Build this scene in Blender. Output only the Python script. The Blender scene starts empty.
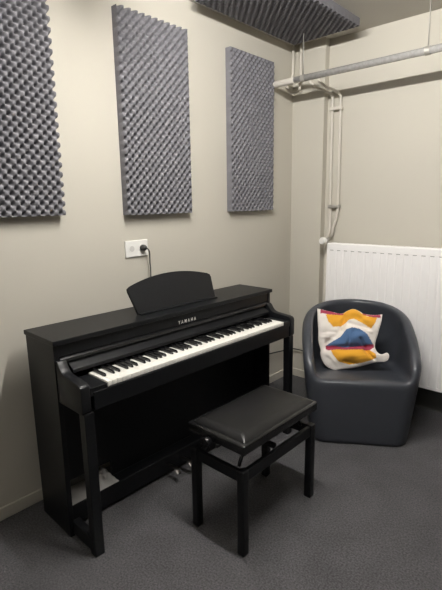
import bpy, bmesh, math, random
import numpy as np
from mathutils import Vector, Matrix
random.seed(4)
S = bpy.context.scene
COL = S.collection
PI = math.pi

# ------------------------------------------------------------------ helpers
def link(o, parent=None):
    COL.objects.link(o)
    if parent: o.parent = parent
    return o
def obj(name, bm, m, parent=None, smooth=False, angle=None):
    me = bpy.data.meshes.new(name)
    bmesh.ops.recalc_face_normals(bm, faces=bm.faces)
    bm.to_mesh(me); bm.free()
    me.materials.append(m)
    if smooth:
        for p in me.polygons: p.use_smooth = True
        if angle is not None: me.set_sharp_from_angle(angle=math.radians(angle))
    o = bpy.data.objects.new(name, me)
    return link(o, parent)
def tag(o, label, cat, group=None):
    o['label'] = label; o['category'] = cat
    if group: o['group'] = group
    return o
def thing(name, label, cat, loc=(0, 0, 0), rz=0, group=None):
    o = bpy.data.objects.new(name, None); COL.objects.link(o)
    o.empty_display_size = .05
    o.location = loc; o.rotation_euler = (0, 0, rz)
    return tag(o, label, cat, group)
def structure(o):
    o['kind'] = 'structure'; return o
def box(bm, x0, x1, y0, y1, z0, z1, bev=0, seg=2):
    b = bmesh.new()
    vs = [b.verts.new(p) for p in ((x0,y0,z0),(x1,y0,z0),(x1,y1,z0),(x0,y1,z0),(x0,y0,z1),(x1,y0,z1),(x1,y1,z1),(x0,y1,z1))]
    for f in ((0,3,2,1),(4,5,6,7),(0,1,5,4),(1,2,6,5),(2,3,7,6),(3,0,4,7)): b.faces.new([vs[i] for i in f])
    if bev: bmesh.ops.bevel(b, geom=list(b.edges), offset=bev, segments=seg, affect='EDGES', profile=.5)
    return merge(bm, b)
def merge(bm, b):
    mp = {}
    for v in b.verts: mp[v] = bm.verts.new(v.co)
    for f in b.faces: bm.faces.new([mp[v] for v in f.verts])
    b.free(); return bm
def B(*a, **k): return box(bmesh.new(), *a, **k)
def prism(bm, prof, axis, t0, t1, bev=0):
    """closed 2-D profile extruded along an axis ('x','y','z')"""
    b = bmesh.new()
    def P(p, t):
        return {'x': (t, p[0], p[1]), 'y': (p[0], t, p[1]), 'z': (p[0], p[1], t)}[axis]
    A = [b.verts.new(P(p, t0)) for p in prof]; C = [b.verts.new(P(p, t1)) for p in prof]
    n = len(prof)
    b.faces.new(A); b.faces.new(C[::-1])
    for i in range(n): b.faces.new((A[i], A[(i+1) % n], C[(i+1) % n], C[i]))
    bmesh.ops.recalc_face_normals(b, faces=b.faces)
    if bev: bmesh.ops.bevel(b, geom=[e for e in b.edges if len(e.link_faces) == 2 and e.calc_face_angle() > .5], offset=bev, segments=2, affect='EDGES', profile=.5)
    return merge(bm, b)
def catmull(pts, n=8):
    pts = [Vector(p) for p in pts]
    if len(pts) < 3: return pts
    P = [pts[0]*2-pts[1]] + pts + [pts[-1]*2-pts[-2]]
    out = []
    for i in range(1, len(P)-2):
        a, b, c, d = P[i-1:i+3]
        for k in range(n):
            t = k/n
            out.append(.5*((2*b)+(c-a)*t+(2*a-5*b+4*c-d)*t*t+(3*b-a-3*c+d)*t**3))
    out.append(pts[-1]); return out
def tube(bm, pts, r, seg=12, cap=True):
    pts = [Vector(p) for p in pts]; rings = []
    t0 = (pts[1]-pts[0]).normalized()
    up = Vector((0, 0, 1)) if abs(t0.z) < .9 else Vector((1, 0, 0))
    nrm = t0.cross(up).normalized()
    for i, p in enumerate(pts):
        t = (pts[min(i+1, len(pts)-1)]-pts[max(i-1, 0)]).normalized()
        nrm = (nrm - t*nrm.dot(t)).normalized(); bn = t.cross(nrm)
        rr = r[i] if isinstance(r, (list, tuple)) else r
        rings.append([bm.verts.new(p+(nrm*math.cos(2*PI*k/seg)+bn*math.sin(2*PI*k/seg))*rr) for k in range(seg)])
    for a, b in zip(rings, rings[1:]):
        for k in range(seg): bm.faces.new((a[k], a[(k+1) % seg], b[(k+1) % seg], b[k]))
    if cap: bm.faces.new(rings[0][::-1]); bm.faces.new(rings[-1])
    return bm
def T(pts, r, seg=12): return tube(bmesh.new(), pts, r, seg)
def lathe(prof, origin, axis, seg=24):
    """prof: (distance along axis, radius)"""
    o = Vector(origin); a = Vector(axis).normalized()
    return T([o+a*d for d, _ in prof], [max(q, 1e-4) for _, q in prof], seg)

# ------------------------------------------------------------------ materials
def mat(name, col, rough=.6, metal=0, spec=.5, noise=None, bump=None, coat=0, sheen=0):
    m = bpy.data.materials.new(name); m.use_nodes = True
    nt = m.node_tree; b = nt.nodes['Principled BSDF']
    b.inputs['Base Color'].default_value = (*col, 1)
    b.inputs['Roughness'].default_value = rough
    b.inputs['Metallic'].default_value = metal
    b.inputs['Specular IOR Level'].default_value = spec
    b.inputs['Coat Weight'].default_value = coat
    b.inputs['Sheen Weight'].default_value = sheen
    tc = nt.nodes.new('ShaderNodeTexCoord')
    if noise:
        sc, amt, det = noise
        n = nt.nodes.new('ShaderNodeTexNoise'); n.inputs['Scale'].default_value = sc; n.inputs['Detail'].default_value = det
        nt.links.new(tc.outputs['Object'], n.inputs['Vector'])
        r = nt.nodes.new('ShaderNodeValToRGB')
        r.color_ramp.elements[0].position = .3; r.color_ramp.elements[1].position = .7
        r.color_ramp.elements[0].color = (*[c*(1-amt) for c in col], 1)
        r.color_ramp.elements[1].color = (*[min(1, c*(1+amt)) for c in col], 1)
        nt.links.new(n.outputs['Fac'], r.inputs['Fac']); nt.links.new(r.outputs['Color'], b.inputs['Base Color'])
    if bump:
        sc, st, dist = bump
        n = nt.nodes.new('ShaderNodeTexNoise'); n.inputs['Scale'].default_value = sc; n.inputs['Detail'].default_value = 4
        nt.links.new(tc.outputs['Object'], n.inputs['Vector'])
        bp = nt.nodes.new('ShaderNodeBump'); bp.inputs['Strength'].default_value = st; bp.inputs['Distance'].default_value = dist
        nt.links.new(n.outputs['Fac'], bp.inputs['Height']); nt.links.new(bp.outputs['Normal'], b.inputs['Normal'])
    return m
M = {}
M['wall'] = mat('painted_wall', (.545, .515, .445), .75, noise=(1.3, .015, 3), bump=(60, .12, .002), spec=.3)
M['ceiling'] = mat('painted_ceiling', (.52, .495, .445), .85, noise=(1.0, .03, 3), bump=(40, .1, .002))
M['skirting'] = mat('painted_skirting', (.53, .50, .43), .55)
M['piano'] = mat('black_satin', (.0055, .006, .0072), .42, spec=.28, noise=(60, .12, 2))
M['piano_gloss'] = mat('black_plastic', (.008, .008, .009), .25)
M['white_key'] = mat('ivory_white_plastic', (.82, .80, .74), .3)
M['logo'] = mat('silver_print', (.75, .74, .70), .4)
M['leather'] = mat('black_vinyl', (.006, .006, .0066), .36, spec=.38, bump=(260, .12, .001))
M['leather_rim'] = mat('black_vinyl_rim', (.009, .009, .0095), .24)
M['chair'] = mat('charcoal_plastic', (.043, .047, .057), .33, bump=(220, .05, .001))
M['foam'] = mat('grey_foam', (.185, .182, .196), .95, spec=.1, noise=(300, .12, 2))
M['white_metal'] = mat('white_enamel', (.95, .93, .915), .35)
M['white_plastic'] = mat('white_plastic', (.84, .83, .79), .4)
M['socket_shade'] = mat('socket_plastic', (.62, .61, .58), .5)
M['rad_slot'] = mat('shallow_slot', (.30, .29, .28), .6)
M['dark_slot'] = mat('dark_slot', (.10, .095, .09), .7)
M['galv'] = mat('galvanised_steel', (.66, .65, .63), .24, metal=.45, noise=(50, .12, 3))
M['pipe'] = mat('painted_pipe', (.66, .62, .55), .4)
M['clip'] = mat('zinc_clip', (.45, .43, .39), .45, metal=.5)
M['cable'] = mat('black_rubber', (.02, .02, .02), .5)
M['chrome'] = mat('pedal_metal', (.10, .095, .09), .35, metal=1)
M['paper'] = mat('white_paper', (.72, .70, .67), .8)
M['grey_paper'] = mat('grey_paper', (.34, .34, .33), .8)
# carpet: speckled dark loop pile
def carpet():
    m = mat('dark_grey_carpet', (.075, .073, .074), .95, spec=.1)
    nt = m.node_tree; b = nt.nodes['Principled BSDF']; tc = nt.nodes.new('ShaderNodeTexCoord')
    n1 = nt.nodes.new('ShaderNodeTexNoise'); n1.inputs['Scale'].default_value = 130; n1.inputs['Detail'].default_value = 3
    n2 = nt.nodes.new('ShaderNodeTexNoise'); n2.inputs['Scale'].default_value = 6; n2.inputs['Detail'].default_value = 4
    for n in (n1, n2): nt.links.new(tc.outputs['Object'], n.inputs['Vector'])
    r1 = nt.nodes.new('ShaderNodeValToRGB'); r1.color_ramp.elements[0].position = .32; r1.color_ramp.elements[1].position = .72
    r1.color_ramp.elements[0].color = (.051, .0505, .0535, 1); r1.color_ramp.elements[1].color = (.114, .1115, .1165, 1)
    mx = nt.nodes.new('ShaderNodeMix'); mx.data_type = 'RGBA'; mx.blend_type = 'MULTIPLY'; mx.inputs['Factor'].default_value = .5
    r2 = nt.nodes.new('ShaderNodeValToRGB'); r2.color_ramp.elements[0].position = .35; r2.color_ramp.elements[1].position = .65
    r2.color_ramp.elements[0].color = (.78, .78, .78, 1); r2.color_ramp.elements[1].color = (1.1, 1.1, 1.1, 1)
    nt.links.new(n1.outputs['Fac'], r1.inputs['Fac']); nt.links.new(n2.outputs['Fac'], r2.inputs['Fac'])
    nt.links.new(r1.outputs['Color'], mx.inputs['A']); nt.links.new(r2.outputs['Color'], mx.inputs['B'])
    nt.links.new(mx.outputs['Result'], b.inputs['Base Color'])
    bp = nt.nodes.new('ShaderNodeBump'); bp.inputs['Strength'].default_value = .5; bp.inputs['Distance'].default_value = .004
    nt.links.new(n1.outputs['Fac'], bp.inputs['Height']); nt.links.new(bp.outputs['Normal'], b.inputs['Normal'])
    return m
M['carpet'] = carpet()
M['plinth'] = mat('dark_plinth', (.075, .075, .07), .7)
def cloth():
    m = mat('printed_cotton', (.8, .8, .8), .9, spec=.15, sheen=.1)
    nt = m.node_tree; b = nt.nodes['Principled BSDF']
    a = nt.nodes.new('ShaderNodeAttribute'); a.attribute_name = 'print'
    nt.links.new(a.outputs['Color'], b.inputs['Base Color'])
    tc = nt.nodes.new('ShaderNodeTexCoord'); n = nt.nodes.new('ShaderNodeTexNoise'); n.inputs['Scale'].default_value = 400
    nt.links.new(tc.outputs['Object'], n.inputs['Vector'])
    bp = nt.nodes.new('ShaderNodeBump'); bp.inputs['Strength'].default_value = .2; bp.inputs['Distance'].default_value = .002
    nt.links.new(n.outputs['Fac'], bp.inputs['Height']); nt.links.new(bp.outputs['Normal'], b.inputs['Normal'])
    return m
M['cloth'] = cloth()

# ------------------------------------------------------------------ the room
H = 2.625; RX = 6.0; FY = -8.0; REC = .06; PX = .275
structure(obj('floor', B(-.15, RX+.15, FY-.15, .2, -.1, 0), M['carpet']))
structure(obj('ceiling', B(-.15, RX+.15, FY-.15, .2, H, H+.1), M['ceiling']))
structure(obj('wall_left', B(-.15, 0, FY, .2, 0, H), M['wall']))
structure(obj('wall_back', B(-.15, RX+.15, REC, .2, 0, H), M['wall']))
structure(obj('trim_1', B(0, PX, 0, REC, 0, H), M['wall']))          # shallow corner pillar
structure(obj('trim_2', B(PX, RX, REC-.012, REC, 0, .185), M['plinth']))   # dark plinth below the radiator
structure(obj('wall_right', B(RX, RX+.15, FY, .2, 0, H), M['wall']))
structure(obj('wall_front', B(-.15, RX+.15, FY-.15, FY, 0, H), M['wall']))
structure(obj('baseboard_left', B(0, .013, FY, 0, 0, .062, bev=.003), M['skirting']))
structure(obj('baseboard_back', B(.013, PX, -.013, 0, 0, .062, bev=.003), M['skirting']))

# ------------------------------------------------------------------ acoustic foam
def foam_mesh(w, h, base, amp, pera, perb, pa, pb, res=10):
    nx = int(round(w/pera*res)); ny = int(round(h/perb*res))
    bm = bmesh.new()
    def hgt(a, b):
        s = math.sin(2*PI*a/pera+pa)*math.sin(2*PI*b/perb+pb)
        return base+amp*(1-(1-(.5+.5*s))**2.1)
    V = [[bm.verts.new((w*i/nx, h*j/ny, hgt(w*i/nx, h*j/ny))) for j in range(ny+1)] for i in range(nx+1)]
    for i in range(nx):
        for j in range(ny): bm.faces.new((V[i][j], V[i+1][j], V[i+1][j+1], V[i][j+1]))
    rim = [V[i][0] for i in range(nx)]+[V[nx][j] for j in range(ny)]+[V[i][ny] for i in range(nx, 0, -1)]+[V[0][j] for j in range(ny, 0, -1)]
    low = [bm.verts.new((v.co.x, v.co.y, 0)) for v in rim]
    n = len(rim)
    for k in range(n): bm.faces.new((rim[k], low[k], low[(k+1) % n], rim[(k+1) % n]))
    bm.faces.new(low)
    return bm
def foam(label, w, h, pera, perb, pa, pb, M4, base=.016, amp=.036):
    o = obj('acoustic_foam_panel', foam_mesh(w, h, base, amp, pera, perb, pa, pb), M['foam'], smooth=True, angle=60)
    o.matrix_world = M4
    return tag(o, label, 'acoustic panel', 'grey egg-crate foam panels')
wallm = lambda y, z: Matrix(((0, 0, 1, 0), (1, 0, 0, y), (0, 1, 0, z), (0, 0, 0, 1)))
foam('grey egg-crate foam panel on the left wall, cut off by the left photo edge', .5, 1.0, .5/11.25, 1.0/22.5, 0, 0, wallm(-2.517, 1.425))
foam('tall grey egg-crate foam panel on the left wall directly above the power socket', .485, 1.03, .485/11, 1.03/22.75, 0, 0, wallm(-1.65, 1.414))
foam('grey egg-crate foam panel on the left wall nearest the corner with the pipes', .475, 1.03, .475/11, 1.03/23, PI, 0, wallm(-.787, 1.412))
foam('grey egg-crate foam panel fixed flat to the ceiling in the corner', .50, 1.0, .5/10, 1.0/20, 0, 0, Matrix(((1, 0, 0, .104), (0, -1, 0, -.155), (0, 0, -1, H), (0, 0, 0, 1))), .026, .028)

# ------------------------------------------------------------------ digital piano
W = 1.463; PH = .9265; PB = M['piano']
piano = thing('digital_piano', 'black upright digital piano with open keyboard against the left wall', 'piano', (.1023, -2.2943, 0), -.0263)
for v0, v1 in ((0, .022), (W-.022, W)):
    obj('side_panel', B(0, .262, v0, v1, .0, .905, bev=.002), PB, piano)
lid = obj('top_lid', B(-.004, .276, -.006, W+.006, .905, PH, bev=.003), PB, piano)
fp = obj('front_panel', B(.235, .258, .022, W-.022, .848, .9045, bev=.002), PB, piano)
obj('back_board', B(.004, .016, .022, W-.022, .17, .905), PB, piano)
# lettering on the front panel
cu = bpy.data.curves.new('lettering', 'FONT'); cu.body = 'YAMAHA'; cu.size = .0185; cu.space_character = 1.85; cu.extrude = .0004; cu.align_x = 'CENTER'; cu.resolution_u = 2; cu.offset = .0002
to = bpy.data.objects.new('tmp_text', cu); COL.objects.link(to)
bpy.context.view_layer.update()
lm = bpy.data.meshes.new_from_object(to.evaluated_get(bpy.context.evaluated_depsgraph_get()))
bpy.data.objects.remove(to)
lm.transform(Matrix(((0, 0, 1, .2585), (1.08, 0, 0, .748), (0, 1.45, 0, .8525), (0, 0, 0, 1))))
lm.materials.clear(); lm.materials.append(M['logo'])
lg = link(bpy.data.objects.new('lettering', lm), fp); lg['label'] = 'silver maker lettering'
# fallboard, slid back: a rounded rail over a sloping strip
bm = bmesh.new(); prism(bm, [(.225, .845), (.262, .845), (.270, .839), (.270, .826), (.262, .822), (.225, .822)], 'y', .024, W-.024, bev=.0015)
obj('fallboard', bm, M['piano_gloss'], piano)
bm = bmesh.new(); prism(bm, [(.225, .820), (.256, .820), (.300, .795), (.300, .780), (.225, .780)], 'y', .060, W-.060, bev=.001)
obj('key_cover_strip', bm, PB, piano)
# key bed
bm = bmesh.new()
box(bm, .15, .452, .06, W-.06, .66, .722, bev=.003)
box(bm, .432, .4545, .06, W-.06, .66, .738, bev=.003)
obj('key_bed', bm, PB, piano)
for va, vb_ in ((.0465, .1265), (1.3555, W-.0465)): obj('key_block', B(.30, .452, va, vb_, .722, .757, bev=.002), PB, piano)

for s in (0, 1):
    v0, v1 = (.004, .046) if s == 0 else (W-.046, W-.004)
    prof = [(.262, .655), (.262, .838), (.273, .838), (.283, .828), (.293, .812), (.305, .799), (.322, .791), (.345, .788), (.430, .780), (.444, .776), (.452, .768), (.4555, .755), (.4555, .668), (.448, .655)]
    bm = bmesh.new(); prism(bm, prof, 'y', v0, v1, bev=.003)
    obj('arm', bm, PB, piano, smooth=True, angle=35)
    l0, l1 = (.012, .056) if s == 0 else (W-.056, W-.012)
    bm = bmesh.new(); prism(bm, [(.410, .656), (.4545, .656), (.4545, 0), (.414, 0)], 'y', l0, l1, bev=.0025)
    lg_ = obj('leg', bm, PB, piano)
    obj('foot_bar', B(.255, .415, l0+.003, l1-.003, .012, .075, bev=.003), PB, piano)
# keys: 52 white, 36 black, lowest A on the left
pitch = 1.2246/52; v00 = .1285
wk = None; n = 0
white = 'ABCDEFG'
wb = B(0, .1505, .0006, pitch-.0006, 0, .0215, bev=.0012)
wo = obj('white_key', wb, M['white_key'], piano, smooth=True, angle=40)
bb = bmesh.new(); prism(bb, [(0, 0), (.0, .0125), (.086, .0125), (.0925, .007), (.095, 0)], 'y', -.0053, .0053, bev=.0015)
bo = obj('black_key', bb, M['piano_gloss'], piano)
def cp(o, parent):
    c = o.copy(); COL.objects.link(c); c.parent = parent; return c
bi = 0
for i in range(52):
    k = wo if i == 0 else cp(wo, piano)
    k.location = (.300, v00+i*pitch, .7405)
    nm = white[i % 7]
    if nm in 'ACDFG' and i < 51:
        off = {'A': .0022, 'C': -.0022, 'D': .0022, 'F': -.0026, 'G': 0}[nm]
        q = bo if bi == 0 else cp(bo, piano); bi += 1
        q.location = (.300, v00+(i+1)*pitch+off, .7618)
# lower works: knee board, pedal board, pedals
bm = bmesh.new(); prism(bm, [(.022, .20), (.30, .20), (.30, .119), (W-.022, .119), (W-.022, .66), (.022, .66)], 'x', .135, .149)
obj('knee_board', bm, PB, piano)
obj('pedal_board', B(.150, .225, .022, W-.022, .022, .118, bev=.004), PB, piano)
for k, v in enumerate((.60, .695, .79)):
    bm = bmesh.new()
    pts = catmull([(.22, v, .072), (.26, v, .078), (.30, v, .074), (.325, v, .060)], 5)
    wds = [.007+.006*min(1, i/9) for i in range(len(pts))]
    rg = []
    for p, w in zip(pts, wds):
        rg.append([bm.verts.new((p.x, p.y-w, p.z)), bm.verts.new((p.x, p.y, p.z+.005)), bm.verts.new((p.x, p.y+w, p.z)), bm.verts.new((p.x, p.y, p.z-.006))])
    for a, b in zip(rg, rg[1:]):
        for j in range(4): bm.faces.new((a[j], a[(j+1) % 4], b[(j+1) % 4], b[j]))
    bm.faces.new(rg[0]); bm.faces.new(rg[-1])
    pd = obj('pedal', bm, M['chrome'], piano, smooth=True, angle=50); pd['label'] = 'dark metal pedal'
# music rest: arched plate leaning back
def rest():
    bm = bmesh.new(); N = 28; c = .771
    top = []
    for i in range(N+1):
        t = -1+2*i/N
        s = .186-.046*abs(t)**2.0
        top.append((c+t*.297, s))
    # rounded upper corners
    top[0] = (top[0][0]+.004, top[0][1]-.004); top[-1] = (top[-1][0]-.004, top[-1][1]-.004)
    out = [(c+.275, 0)]+[(c+.2955, top[-1][1]-.016)]+top[::-1]+[(c-.2955, top[0][1]-.016)]+[(c-.275, 0)]
    ln = math.radians(25.5); th = .014
    def P(p, d):
        v, s = p
        return (.178-s*math.sin(ln)+d*math.cos(ln), v, .9295+s*1.04*math.cos(ln)+d*math.sin(ln))
    A = [bm.verts.new(P(p, 0)) for p in out]; C = [bm.verts.new(P(p, -th)) for p in out]
    bm.faces.new(A); bm.faces.new(C[::-1]); n = len(out)
    for i in range(n): bm.faces.new((A[i], C[i], C[(i+1) % n], A[(i+1) % n]))
    bmesh.ops.recalc_face_normals(bm, faces=bm.faces)
    bmesh.ops.bevel(bm, geom=[e for e in bm.edges if e.calc_face_angle() > 1.2], offset=.002, segments=2, affect='EDGES')
    return bm
mr = obj('music_rest', rest(), PB, piano, smooth=True, angle=30)
obj('rest_ledge', B(.176, .197, .497, 1.045, PH, .9345, bev=.0025), PB, mr)
for v in (.60, .94): obj('rest_hinge', B(.150, .178, v-.02, v+.02, PH-.0005, .931, bev=.001), PB, mr)

# things lying at the piano's foot
def pworld(u, v, z):
    a = -.0263
    return (.1023+u*math.cos(a)-v*math.sin(a), -2.2943+u*math.sin(a)+v*math.cos(a), z)
def crumple(u0, u1, v0, v1, zf, n=26, seed=1, th=.002):
    rnd = random.Random(seed); ph = [rnd.uniform(0, 6) for _ in range(8)]
    bm = bmesh.new(); V = []
    for i in range(n+1):
        R = []
        for j in range(n+1):
            a, b = i/n, j/n
            R.append(bm.verts.new(pworld(u0+(u1-u0)*a, v0+(v1-v0)*b, zf(a, b, ph))))
        V.append(R)
    for i in range(n):
        for j in range(n): bm.faces.new((V[i][j], V[i+1][j], V[i+1][j+1], V[i][j+1]))
    r = bmesh.ops.solidify(bm, geom=list(bm.faces), thickness=th)
    return bm
tag(obj('paper_sheet', crumple(.088, .222, .03, .175, lambda a, b, p: .1215+.004*(1-a)+.002*math.sin(5*b+p[0])*(1-a)), M['paper'], smooth=True),
    'white paper sheet lying flat on the pedal board at the left foot of the piano', 'paper')
tag(obj('grey_folder', crumple(.070, .085, .03, .19, lambda a, b, p: .120+.055*(1-a) if a < 1 else .120, n=8, th=.002), M['grey_paper']),
    'dim grey folder leaning behind the white paper under the piano', 'folder')
tag(obj('crumpled_bag', crumple(.09, .224, .180, .292, lambda a, b, p: .1225+.062*max(0, (1-a))**.8*(.6+.4*math.sin(9*b+p[1]))*min(1, (1-b)*5)+.012*abs(math.sin(13*a+7*b+p[2]))*(1-a)*min(1, a*6)), M['paper'], smooth=True, angle=25),
    'pale crumpled plastic bag to the right of the paper sheet under the piano', 'bag')

# ------------------------------------------------------------------ bench
bench = thing('piano_bench', 'black adjustable piano bench with padded vinyl seat in front of the keyboard', 'bench', (.877, -1.602, 0), -.012)
def seat_pad(hx, hy, z0, z1):
    """padded cushion: flat border, domed middle with diagonal ridges to the corners"""
    bm = bmesh.new(); N = 36; V = []
    for i in range(N+1):
        R = []
        for j in range(N+1):
            a, b = -1+2*i/N, -1+2*j/N
            a = math.copysign(1-(1-abs(a))**1.5, a); b = math.copysign(1-(1-abs(b))**1.5, b)
            da = (1-abs(a))*hx; db = (1-abs(b))*hy
            d = min(da, db)
            e = min(1, d/.045); f = min(1, max(da, db)/.05)
            z = z0+(z1-z0)*(math.sin(e*PI/2)**.8)
            z += .004*min(1, da/.12)*min(1, db/.15)
            R.append(bm.verts.new((a*hx, b*hy, z)))
        V.append(R)
    for i in range(N):
        for j in range(N): bm.faces.new((V[i][j], V[i+1][j], V[i+1][j+1], V[i][j+1]))
    rim = [V[i][0] for i in range(N)]+[V[N][j] for j in range(N)]+[V[i][N] for i in range(N, 0, -1)]+[V[0][j] for j in range(N, 0, -1)]
    lo = [bm.verts.new((v.co.x, v.co.y, z0-.01)) for v in rim]; n = len(rim)
    for k in range(n): bm.faces.new((rim[k], lo[k], lo[(k+1) % n], rim[(k+1) % n]))
    bm.faces.new(lo); return bm
obj('seat_cushion', seat_pad(.149, .262, .519, .541), M['leather'], bench, smooth=True, angle=70)
obj('seat_frame', B(-.165, .163, -.281, .278, .474, .519, bev=.007, seg=3), M['leather_rim'], bench, smooth=True, angle=50)
for sx in (-1, 1):
    for sy in (-1, 1):
        x, y = sx*.137, sy*.260
        obj('leg', B(x-.019, x+.019, y-.019, y+.019, 0, .398, bev=.006, seg=3), PB, bench, smooth=True, angle=50)
for sx in (-1, 1): obj('apron', B(sx*.138-.010, sx*.138+.010, -.244, .244, .340, .392, bev=.003), PB, bench)
for sy in (-1, 1): obj('apron', B(-.120, .120, sy*.261-.010, sy*.261+.010, .340, .392, bev=.003), PB, bench)
for sx in (-1, 1):
    for sy in (-1, 1):
        bm = T(catmull([(sx*.095, sy*.235, .385), (sx*.095, sy*.215, .420), (sx*.095, sy*.180, .440), (sx*.095, sy*.13, .446)], 5), .008, 8)
        obj('lift_arm', bm, PB, bench, smooth=True)
        obj('lift_bracket', B(sx*.095-.012, sx*.095+.012, sy*.14-.035, sy*.14+.035,   .440, .476, bev=.003), PB, bench)
obj('lift_shaft', T([(0, -.27, .455), (0, .25, .455)], .008, 10), PB, bench, smooth=True)
obj('lift_rail', B(-.11, .11, -.012, .012, .372, .392, bev=.002), PB, bench)
kn = obj('height_knob', lathe([(0, .008), (.012, .009), (.014, .0185), (.020, .021), (.034, .021), (.040, .017), (.041, 0)], (-.026, -.274, .480), (0, -1, 0)), M['piano_gloss'], bench, smooth=True, angle=40)

# ------------------------------------------------------------------ armchair (rotation-moulded tub) from a distance field
def surface_nets(F, org, h):
    nx, ny, nz = F.shape
    ins = F < 0
    cnt = np.zeros((nx-1, ny-1, nz-1)); acc = np.zeros((nx-1, ny-1, nz-1, 3))
    corners = [(a, b, c) for a in (0, 1) for b in (0, 1) for c in (0, 1)]
    def sub(c): return F[c[0]:nx-1+c[0], c[1]:ny-1+c[1], c[2]:nz-1+c[2]]
    for ci in corners:
        for ax in range(3):
            if ci[ax] == 0:
                cj = list(ci); cj[ax] = 1; cj = tuple(cj)
                a, b = sub(ci), sub(cj); m = (a < 0) != (b < 0)
                t = np.where(m, a/np.where(m, a-b, 1), 0)
                for d in range(3):
                    acc[..., d] += np.where(m, ci[d]+(t if d == ax else 0), 0)
                cnt += m
    act = cnt > 0; idx = -np.ones(cnt.shape, int); idx[act] = np.arange(act.sum())
    g = np.argwhere(act); v = (g+acc[act]/cnt[act][:, None])*h+np.array(org)
    quads = []
    for ax in range(3):
        sl0 = [slice(None)]*3; sl1 = [slice(None)]*3; sl0[ax] = slice(0, -1); sl1[ax] = slice(1, None)
        a, b = ins[tuple(sl0)], ins[tuple(sl1)]
        e = np.argwhere(a != b); o1, o2 = [(1, 2), (2, 0), (0, 1)][ax]
        e = e[(e[:, o1] > 0) & (e[:, o2] > 0)]
        e = e[(e[:, o1] < F.shape[o1]-1) & (e[:, o2] < F.shape[o2]-1)]
        d1 = np.zeros(3, int); d1[o1] = 1; d2 = np.zeros(3, int); d2[o2] = 1
        q = np.stack([idx[tuple((e-d1-d2).T)], idx[tuple((e-d2).T)], idx[tuple(e.T)], idx[tuple((e-d1).T)]], 1)
        flip = ~ins[tuple(e.T)]; q[flip] = q[flip][:, ::-1]
        quads.append(q)
    return v, np.concatenate(quads)
def smax(a, b, k):
    hh = np.clip(.5-.5*(a-b)/k, 0, 1)
    return a*(1-hh)+b*hh+k*hh*(1-hh)
def plan(X, Y, a, b, rf, rb):
    r = np.where(Y < 0, rf, rb)
    qx = np.abs(X)-a+r; qy = np.abs(Y)-b+r
    return np.hypot(np.maximum(qx, 0), np.maximum(qy, 0))+np.minimum(np.maximum(qx, qy), 0)-r
def chair_field():
    h = .0105
    xs = np.arange(-.43, .43, h); ys = np.arange(-.43, .43, h); zs = np.arange(-.03, .87, h)
    X, Y, Z = np.meshgrid(xs, ys, zs, indexing='ij')
    t = np.clip(Z/.56, 0, 1)
    a = .292+.060*t**.9-.03*np.clip((Z-.60)/.2, 0, 1)**2
    b = .320+.030*t**.9-.02*np.clip((Z-.55)/.25, 0, 1)**2
    outer = plan(X, Y, a, b, .092, .335)*.95
    s = np.clip((Y+.36)/.70, 0, 1)
    zc = .438+.352*np.sin(s**.85*PI/2)**1.0
    top = (Z-zc)*.72
    inn = plan(X, np.maximum(Y, -.02)+.0, a-.066, b-.066, .10, .275)
    seat = .420-.055*np.clip((Y+.30)/.45, 0, 1)
    cav = smax(inn, seat-Z, .05)
    d = smax(outer, top, .04)
    d = smax(d, -cav, .03)
    d = smax(d, -Z, .015)
    return d, (xs[0], ys[0], zs[0]), h
F, org, h = chair_field()
v, q = surface_nets(F, org, h)
me = bpy.data.meshes.new('tub_armchair'); me.from_pydata(v.tolist(), [], q.tolist()); me.update()
bm = bmesh.new(); bm.from_mesh(me)
for _ in range(3): bmesh.ops.smooth_vert(bm, verts=bm.verts, factor=.5, use_axis_x=True, use_axis_y=True, use_axis_z=True)
z0 = min(p.co.z for p in bm.verts)
for p in bm.verts: p.co.z -= z0
bmesh.ops.recalc_face_normals(bm, faces=bm.faces)
bm.to_mesh(me); bm.free()
for p in me.polygons: p.use_smooth = True
me.materials.append(M['chair'])
CH = math.radians(33); CC = (.823, -.455, 0)
ch = link(bpy.data.objects.new('tub_armchair', me)); ch.location = CC; ch.rotation_euler = (0, 0, CH)
tag(ch, 'charcoal grey moulded plastic tub armchair in front of the white radiator', 'armchair')

# ------------------------------------------------------------------ cushion with printed cover
PRINT = {'red': [[(-0.159, 0.394), (-0.077, 0.38), (-0.004, 0.369), (-0.007, 0.354), (-0.089, 0.353), (-0.154, 0.36)], [(0.105, 0.389), (0.17, 0.376), (0.226, 0.381), (0.229, 0.35), (0.171, 0.352), (0.122, 0.363)], [(-0.106, 0.143), (-0.051, 0.145), (0.014, 0.139), (0.09, 0.153), (0.177, 0.173), (0.192, 0.176), (0.194, 0.156), (0.172, 0.136), (0.116, 0.134), (0.027, 0.124), (-0.037, 0.122), (-0.089, 0.112), (-0.105, 0.122)]],
 'yellow': [[(-0.119, 0.353), (-0.01, 0.355), (0.004, 0.383), (0.04, 0.402), (0.079, 0.397), (0.113, 0.369), (0.139, 0.357), (0.206, 0.351), (0.199, 0.32), (0.173, 0.274), (0.135, 0.296), (0.102, 0.314), (0.063, 0.332), (0.031, 0.323), (0.012, 0.301), (-0.019, 0.275), (-0.065, 0.269), (-0.097, 0.301)], [(-0.075, 0.121), (0.027, 0.124), (0.116, 0.134), (0.166, 0.136), (0.207, 0.115), (0.211, 0.090), (0.181, 0.072), (0.107, 0.045), (0.044, 0.032), (-0.018, 0.045), (-0.056, 0.085)]],
 'blue': [[(-0.104, 0.145), (-0.066, 0.171), (-0.015, 0.204), (0.021, 0.258), (0.053, 0.27), (0.098, 0.266), (0.15, 0.236), (0.19, 0.173), (0.165, 0.162), (0.09, 0.149), (0.014, 0.134), (-0.051, 0.142)]]}
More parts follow.
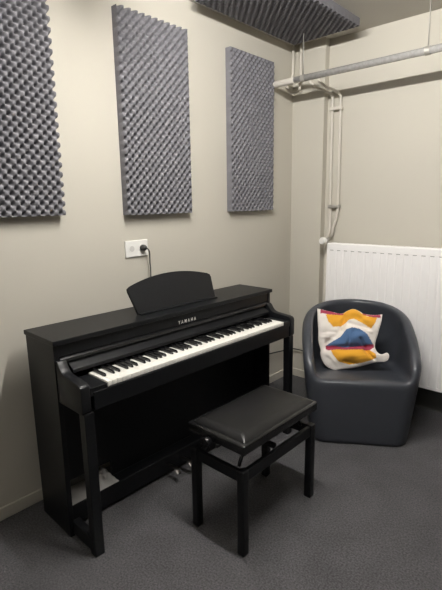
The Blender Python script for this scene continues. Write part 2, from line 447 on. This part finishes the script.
DYE = {'red': (.34, .045, .085), 'yellow': (.74, .36, .035), 'blue': (.075, .14, .27), 'white': (.80, .74, .68)}
def inpoly(x, y, P):
    c = False; n = len(P); j = n-1
    for i in range(n):
        if (P[i][1] > y) != (P[j][1] > y) and x < (P[j][0]-P[i][0])*(y-P[i][1])/(P[j][1]-P[i][1])+P[i][0]: c = not c
        j = i
    return c
def dye(x, y):
    for k in ('red', 'blue', 'yellow'):
        if any(inpoly(x, y, P) for P in PRINT[k]): return DYE[k]
    return DYE['white']
def arc(pts, n):
    """resample a smooth curve to n+1 points equally spaced"""
    p = catmull([(a, b, 0) for a, b in pts], 10)
    L = [0]
    for a, b in zip(p, p[1:]): L.append(L[-1]+(b-a).length)
    out = []; k = 0
    for i in range(n+1):
        t = L[-1]*i/n
        while k < len(L)-2 and L[k+1] < t: k += 1
        f = (t-L[k])/max(1e-9, L[k+1]-L[k]); out.append(p[k].lerp(p[k+1], min(1, f)))
    return out
def cushion():
    N = 110
    left = arc([(-.046, -.011), (-.092, .006), (-.122, .040), (-.140, .085), (-.140, .115), (-.158, .170), (-.162, .235), (-.172, .32), (-.178, .393)], N)
    right = arc([(.283, .083), (.290, .112), (.275, .130), (.250, .118), (.222, .124), (.203, .155), (.204, .190), (.215, .235), (.224, .275), (.236, .33), (.240, .376)], N)
    bot = arc([(-.046, -.011), (.020, .003), (.07, .014), (.12, .029), (.18, .052), (.231, .066), (.262, .070), (.283, .083)], N)
    top = arc([(-.178, .393), (-.09, .377), (-.02, .366), (.02, .388), (.055, .402), (.09, .392), (.125, .374), (.183, .369), (.240, .376)], N)
    def g(cx, cy, rx, ry, x, y): return math.exp(-((x-cx)/rx)**2-((y-cy)/ry)**2)
    def seg(x, y, a, b, w):
        dx, dy = b[0]-a[0], b[1]-a[1]; t = max(0, min(1, ((x-a[0])*dx+(y-a[1])*dy)/(dx*dx+dy*dy)))
        return math.exp(-((x-a[0]-t*dx)**2+(y-a[1]-t*dy)**2)/(w*w))
    V = []; Fc = []; C = []
    for side in (0, 1):
        for i in range(N+1):
            for j in range(N+1):
                u, w = i/N, j/N
                p = left[j]*(1-u)+right[j]*u+bot[i]*(1-w)+top[i]*w-(left[0]*(1-u)*(1-w)+right[0]*u*(1-w)+left[N]*(1-u)*w+right[N]*u*w)
                x, y = p.x, p.y
                e = min(u, 1-u, w, 1-w)*2
                th = (16*u*(1-u)*w*(1-w))**.55
                if side == 0:
                    d = .046*th
                    f = .030*g(.075, .215, .085, .050, x, y)+.034*g(.06, .085, .12, .040, x, y)
                    f += .030*seg(x, y, (.03, .385), (.10, .375), .022)+.020*seg(x, y, (.10, .375), (.17, .30), .020)
                    f += .014*seg(x, y, (-.08, .33), (-.10, .22), .03)
                    f -= .026*seg(x, y, (-.10, .128), (.19, .160), .016)
                    f -= .022*seg(x, y, (.005, .34), (-.01, .25), .016)+.020*seg(x, y, (-.01, .25), (-.10, .16), .018)
                    f -= .018*seg(x, y, (.04, .30), (.15, .275), .014)
                    f -= .020*seg(x, y, (.11, .20), (.15, .13), .010)+.018*seg(x, y, (.14, .13), (.20, .08), .010)
                    f += .003*math.sin(60*x+25*y)*g(.05, .05, .2, .06, x, y)+.003*math.sin(40*x-70*y)
                    f += .006*seg(x, y, (-.15, .20), (-.06, .19), .010)-.006*seg(x, y, (-.15, .23), (-.05, .235), .010)+.007*seg(x, y, (.06, .27), (.18, .25), .009)-.008*seg(x, y, (.02, .05), (.10, .04), .008)+.006*seg(x, y, (-.08, .08), (-.03, .03), .012)-.008*seg(x, y, (.03, .15), (.06, .24), .010)
                    d += f*min(1, e*4)
                else:
                    d = -.045*th
                V.append((x, d, y)); C.append(dye(x, y) if side == 0 else DYE['white'])
        o = side*(N+1)**2
        for i in range(N):
            for j in range(N):
                a = o+i*(N+1)+j; q = (a, a+N+1, a+N+2, a+1)
                Fc.append(q if side == 0 else q[::-1])
    me = bpy.data.meshes.new('cushion'); me.from_pydata(V, [], Fc); me.update()
    at = me.color_attributes.new('print', 'FLOAT_COLOR', 'POINT')
    for k, c in enumerate(C): at.data[k].color = (*c, 1)
    bm = bmesh.new(); bm.from_mesh(me); bmesh.ops.remove_doubles(bm, verts=bm.verts, dist=1e-5); bm.to_mesh(me); bm.free()
    for p in me.polygons: p.use_smooth = True
    me.materials.append(M['cloth'])
    return me
cs = link(bpy.data.objects.new('cushion', cushion()))
ax = math.radians(25); ln = math.radians(24)
wa = Vector((math.cos(ax), math.sin(ax), 0)); ba = Vector((-math.sin(ax), math.cos(ax), 0))
up = Vector((0, 0, 1))*math.cos(ln)+ba*math.sin(ln); nn = wa.cross(up)
cs.matrix_world = Matrix(((wa.x, nn.x, up.x, .7868), (wa.y, nn.y, up.y, -.5783), (wa.z, nn.z, up.z, .40), (0, 0, 0, 1)))
tag(cs, 'rumpled white cushion printed with yellow, blue and dark red shapes, lying in the armchair', 'cushion')

# ------------------------------------------------------------------ radiator
rad = thing('radiator', 'wide white panel radiator with fine vertical ribs on the back wall', 'radiator', (.385, -.095, .205))
RWd = 1.45; RHt = .955
bm = bmesh.new(); prof = []; p = .055; x = .022
prof.append((.004, .006)); prof.append((.006, .001)); prof.append((.016, 0))
while x < RWd-.04:
    prof += [(x, 0), (x+.006, .0035), (x+.012, .0035), (x+.018, 0)]; x += p
prof += [(RWd-.016, 0), (RWd-.006, .001), (RWd-.004, .006)]
N = len(prof); zz = [.024, .040, RHt-.062, RHt-.045]
rows = []
for k, z in enumerate(zz):
    rows.append([bm.verts.new((a, (b if k in (1, 2) else min(b, .004) if b in (.0035,) and 2 < i < N-3 else b), z)) for i, (a, b) in enumerate(prof)])
for a, b in zip(rows, rows[1:]):
    for i in range(N-1): bm.faces.new((a[i], a[i+1], b[i+1], b[i]))
box(bm, .004, RWd-.004, .007, .078, .012, RHt-.014)
obj('ribbed_panel', bm, M['white_metal'], rad)
for za, zb in ((RHt-.046, RHt-.002), (.004, .026)): obj('rim', B(.003, RWd-.003, -.0005, .012, za, zb, bev=.002), M['white_metal'], rad)
x = .03
while x < RWd-.04:
    obj('slot', B(x+.002, x+.028, -.0008, .008, RHt-.0510, RHt-.0470), M['rad_slot'], rad); x += p
bm = bmesh.new(); box(bm, 0, RWd, .010, .085, RHt-.016, RHt, bev=.003)
x = .02
while x < RWd-.04:
    box(bm, x, x+.03, .02, .075, RHt-.001, RHt+.0015); x += .045
obj('top_grille', bm, M['white_metal'], rad)
for xx in (0, RWd-.003): obj('side_cover', B(xx, xx+.003, .006, .085, .01, RHt-.012, bev=.001), M['white_metal'], rad)
for xx in (.25, 1.15): obj('wall_bracket', B(xx, xx+.03, .07, .153, .1, RHt-.1), M['white_metal'], rad)

# ------------------------------------------------------------------ pipes
gp = thing('steel_conduit', 'long galvanised steel pipe hanging level below the ceiling', 'pipe', (0, -.3, 2.296))
obj('tube', T([(.062, 0, 0), (RX-.01, 0, 0)], .021, 20), M['galv'], gp, smooth=True)
obj('end_sleeve', T([(.040, 0, 0), (.21, 0, 0)], .0214, 20), M['pipe'], gp, smooth=True, angle=40)
for xx, top in ((.279, H-2.296-.03), (1.095, H-2.296)):
    obj('hanger_rod', T([(xx, 0, .02), (xx-.004, 0, top)], .0038, 10), M['clip'], gp, smooth=True)
    obj('pipe_clamp', T([(xx-.014, 0, 0), (xx+.014, 0, 0)], .0245, 20), M['clip'], gp, smooth=True, angle=40)
PR = .0095
a = catmull([(.030, -.05, 2.47), (.030, -.055, 2.40), (.028, -.095, 2.350), (.045, -.13, 2.340), (.11, -.135, 2.342)], 8)
a2 = catmull([(.11, -.135, 2.342), (.205, -.135, 2.340), (.234, -.125, 2.305), (.265, -.10, 2.274), (.312, -.025, 2.248), (.325, .022, 2.222), (.325, .032, 2.16)], 8)
tag(obj('heating_pipe', T([(.030, -.05, H-.001)]+a+a2[1:]+[(.334, .032, 1.40), (.339, .026, 1.27), (.348, -.02, 1.20)], PR, 12), M['pipe'], smooth=True),
    'thin painted heating pipe nearest the room corner, left of its twin', 'pipe', 'painted heating pipes')
b1 = catmull([(.100, -.05, 2.45), (.103, -.06, 2.36), (.105, -.08, 2.285), (.085, -.105, 2.262), (.055, -.125, 2.276), (.045, -.155, 2.318), (.13, -.165, 2.332)], 8)
b2 = catmull([(.13, -.165, 2.332), (.285, -.16, 2.330), (.320, -.14, 2.292), (.350, -.10, 2.262), (.380, -.03, 2.242), (.391, .022, 2.215), (.391, .032, 2.16)], 8)
tag(obj('heating_pipe', T([(.100, -.05, H-.001)]+b1+b2[1:]+[(.400, .032, 1.42), (.385, .032, 1.33), (.368, .030, 1.27), (.362, .012, 1.20)], PR, 12), M['pipe'], smooth=True),
    'thin painted heating pipe with a U-bend, right of its twin', 'pipe', 'painted heating pipes')
for z, lab, mm, xa, xb_ in ((2.135, 'small pale pipe clip joining the two heating pipes just below their bend', 'pipe', .325, .391), (1.43, 'small metal pipe clip joining the two heating pipes just above the radiator', 'clip', .334, .400)):
    bm = B(xa-.012, xb_+.012, .013, .021, z-.010, z+.010, bev=.002)
    for xx in (xa, xb_): tube(bm, [(xx, .032, z-.012), (xx, .032, z+.012)], .0165, 14)
    box(bm, (xa+xb_)/2-.007, (xa+xb_)/2+.007, .02, REC, z-.006, z+.006)
    tag(obj('pipe_clip', bm, M[mm], smooth=True, angle=40), lab, 'pipe clip', 'clips on the heating pipes')
tag(obj('drop_pipe', T([(.318, .032, 0), (.318, .032, 1.145)], .0165, 14), M['pipe'], smooth=True),
    'thick vertical painted pipe standing between the corner pillar and the radiator', 'pipe')
vx, vy, vz = .352-.385, -.035+.095, 1.172-.205
bm = lathe([(0, .010), (.016, .018), (.022, .027), (.046, .028), (.056, .023), (.058, 0)], (vx-.004, vy-.006, vz), (-.12, -.98, .06))
kb = obj('thermostat_knob', bm, M['white_plastic'], rad, smooth=True, angle=40); kb['label'] = 'round white thermostat knob'
obj('valve_body', T([(vx+.06, vy-.002, vz-.03), (vx+.012, vy, vz-.02), (vx-.004, vy+.004, vz), (vx+.006, vy+.02, vz+.02)], .011, 12), M['clip'], rad, smooth=True)

# ------------------------------------------------------------------ power socket, plug, cables
so = thing('wall_outlet', 'white double power socket on the left wall above the piano', 'socket', (0, -1.576, 1.226))
bm = B(0, .010, -.078, .078, -.046, .046, bev=.003); obj('cover_plate', bm, M['white_plastic'], so)
for yy in (-.036, .036):
    rc = obj('socket_well', T([(.0085, yy, 0), (.0112, yy, 0)], .021, 24), M['white_plastic'] if yy < 0 else M['white_plastic'], so)
    obj('socket_floor', T([(.0105, yy, 0), (.0116, yy, 0)], .0165, 24), M['socket_shade'], rc)
pc = thing('plugged_cord', 'black power plug with a cord hanging from the socket down behind the piano', 'cord', (.0115, -1.540, 1.228))
obj('plug', lathe([(.0006, .0175), (.018, .0175), (.030, .012), (.036, .0)], (0, 0, 0), (1, 0, 0)), M['cable'], pc, smooth=True, angle=45)
obj('cable', T(catmull([(.026, 0, -.004), (.030, .016, -.008), (.026, .030, -.030), (.018, .036, -.085), (.016, .040, -.14), (.020, .032, -.2), (.02, .02, -.30), (.02, .02, -.45), (.02, .02, -.8), (.03, .03, -1.222)], 8), .0038, 8), M['cable'], pc, smooth=True)
tag(obj('black_cable', T(catmull([(.05, -.74, .40), (.03, -.50, .30), (.03, -.20, .255), (.05, -.045, .245), (.12, -.03, .247), (.20, -.04, .247), (.28, -.04, .22), (.31, -.06, .10), (.32, -.10, .006)], 8), .0055, 8), M['cable'], smooth=True),
    'black cable running along the corner walls between piano and armchair', 'cable')

# ------------------------------------------------------------------ light
def glow(name, col, L):
    m = bpy.data.materials.new(name); m.use_nodes = True; nt = m.node_tree
    nt.nodes.remove(nt.nodes['Principled BSDF'])
    e = nt.nodes.new('ShaderNodeEmission'); e.inputs['Color'].default_value = (*col, 1); e.inputs['Strength'].default_value = L
    nt.links.new(e.outputs['Emission'], nt.nodes['Material Output'].inputs['Surface'])
    return m
def tube_lamp(label, x0, x1, y, L):
    t = thing('tube_lamp', label, 'lamp', ((x0+x1)/2, y, H), 0, 'fluorescent tube lamps')
    hw = (x1-x0)/2
    obj('batten', B(-hw-.03, hw+.03, -.02, .02, -.032, 0, bev=.003), M['white_metal'], t)
    for s_ in (-1, 1): obj('lamp_holder', B(s_*hw-.010, s_*hw+.010, -.012, .012, -.101, -.03, bev=.002), M['white_plastic'], t)
    obj('tube', T([(-hw+.011, 0, -.085), (hw-.011, 0, -.085)], .013, 12), glow('lamp_glow', (1.0, .975, .94), L), t, smooth=True)
tube_lamp('bare fluorescent tube lamp on the ceiling above the bench', .58, 1.78, -1.82, 450)
tube_lamp('unseen tube lamp added as ambient fill on the ceiling behind the camera', 1.4, 2.6, -4.6, 120)  # added fill for ambient light, out of view behind the camera
w = bpy.data.worlds.new('world'); S.world = w; w.use_nodes = True
w.node_tree.nodes['Background'].inputs['Color'].default_value = (.5, .48, .45, 1)
w.node_tree.nodes['Background'].inputs['Strength'].default_value = .1

# ------------------------------------------------------------------ camera
cam = bpy.data.cameras.new('camera'); co = bpy.data.objects.new('camera', cam); COL.objects.link(co)
cam.sensor_fit = 'VERTICAL'; cam.sensor_height = 24; cam.lens = 450.135/590*24; cam.clip_start = .02
r = (.74294656, .66918048, -.01509603); u = (-.12430053, .16009336, .97924435); b = (.65770798, -.72564977, .2021203)
co.matrix_world = Matrix(((r[0], u[0], b[0], 2.07061953), (r[1], u[1], b[1], -3.14856893), (r[2], u[2], b[2], 1.47552351), (0, 0, 0, 1)))
S.camera = co
S.view_settings.view_transform = 'Standard'; S.view_settings.look = 'None'
S.view_settings.exposure = 0; S.view_settings.gamma = 1; S.view_settings.use_curve_mapping = False
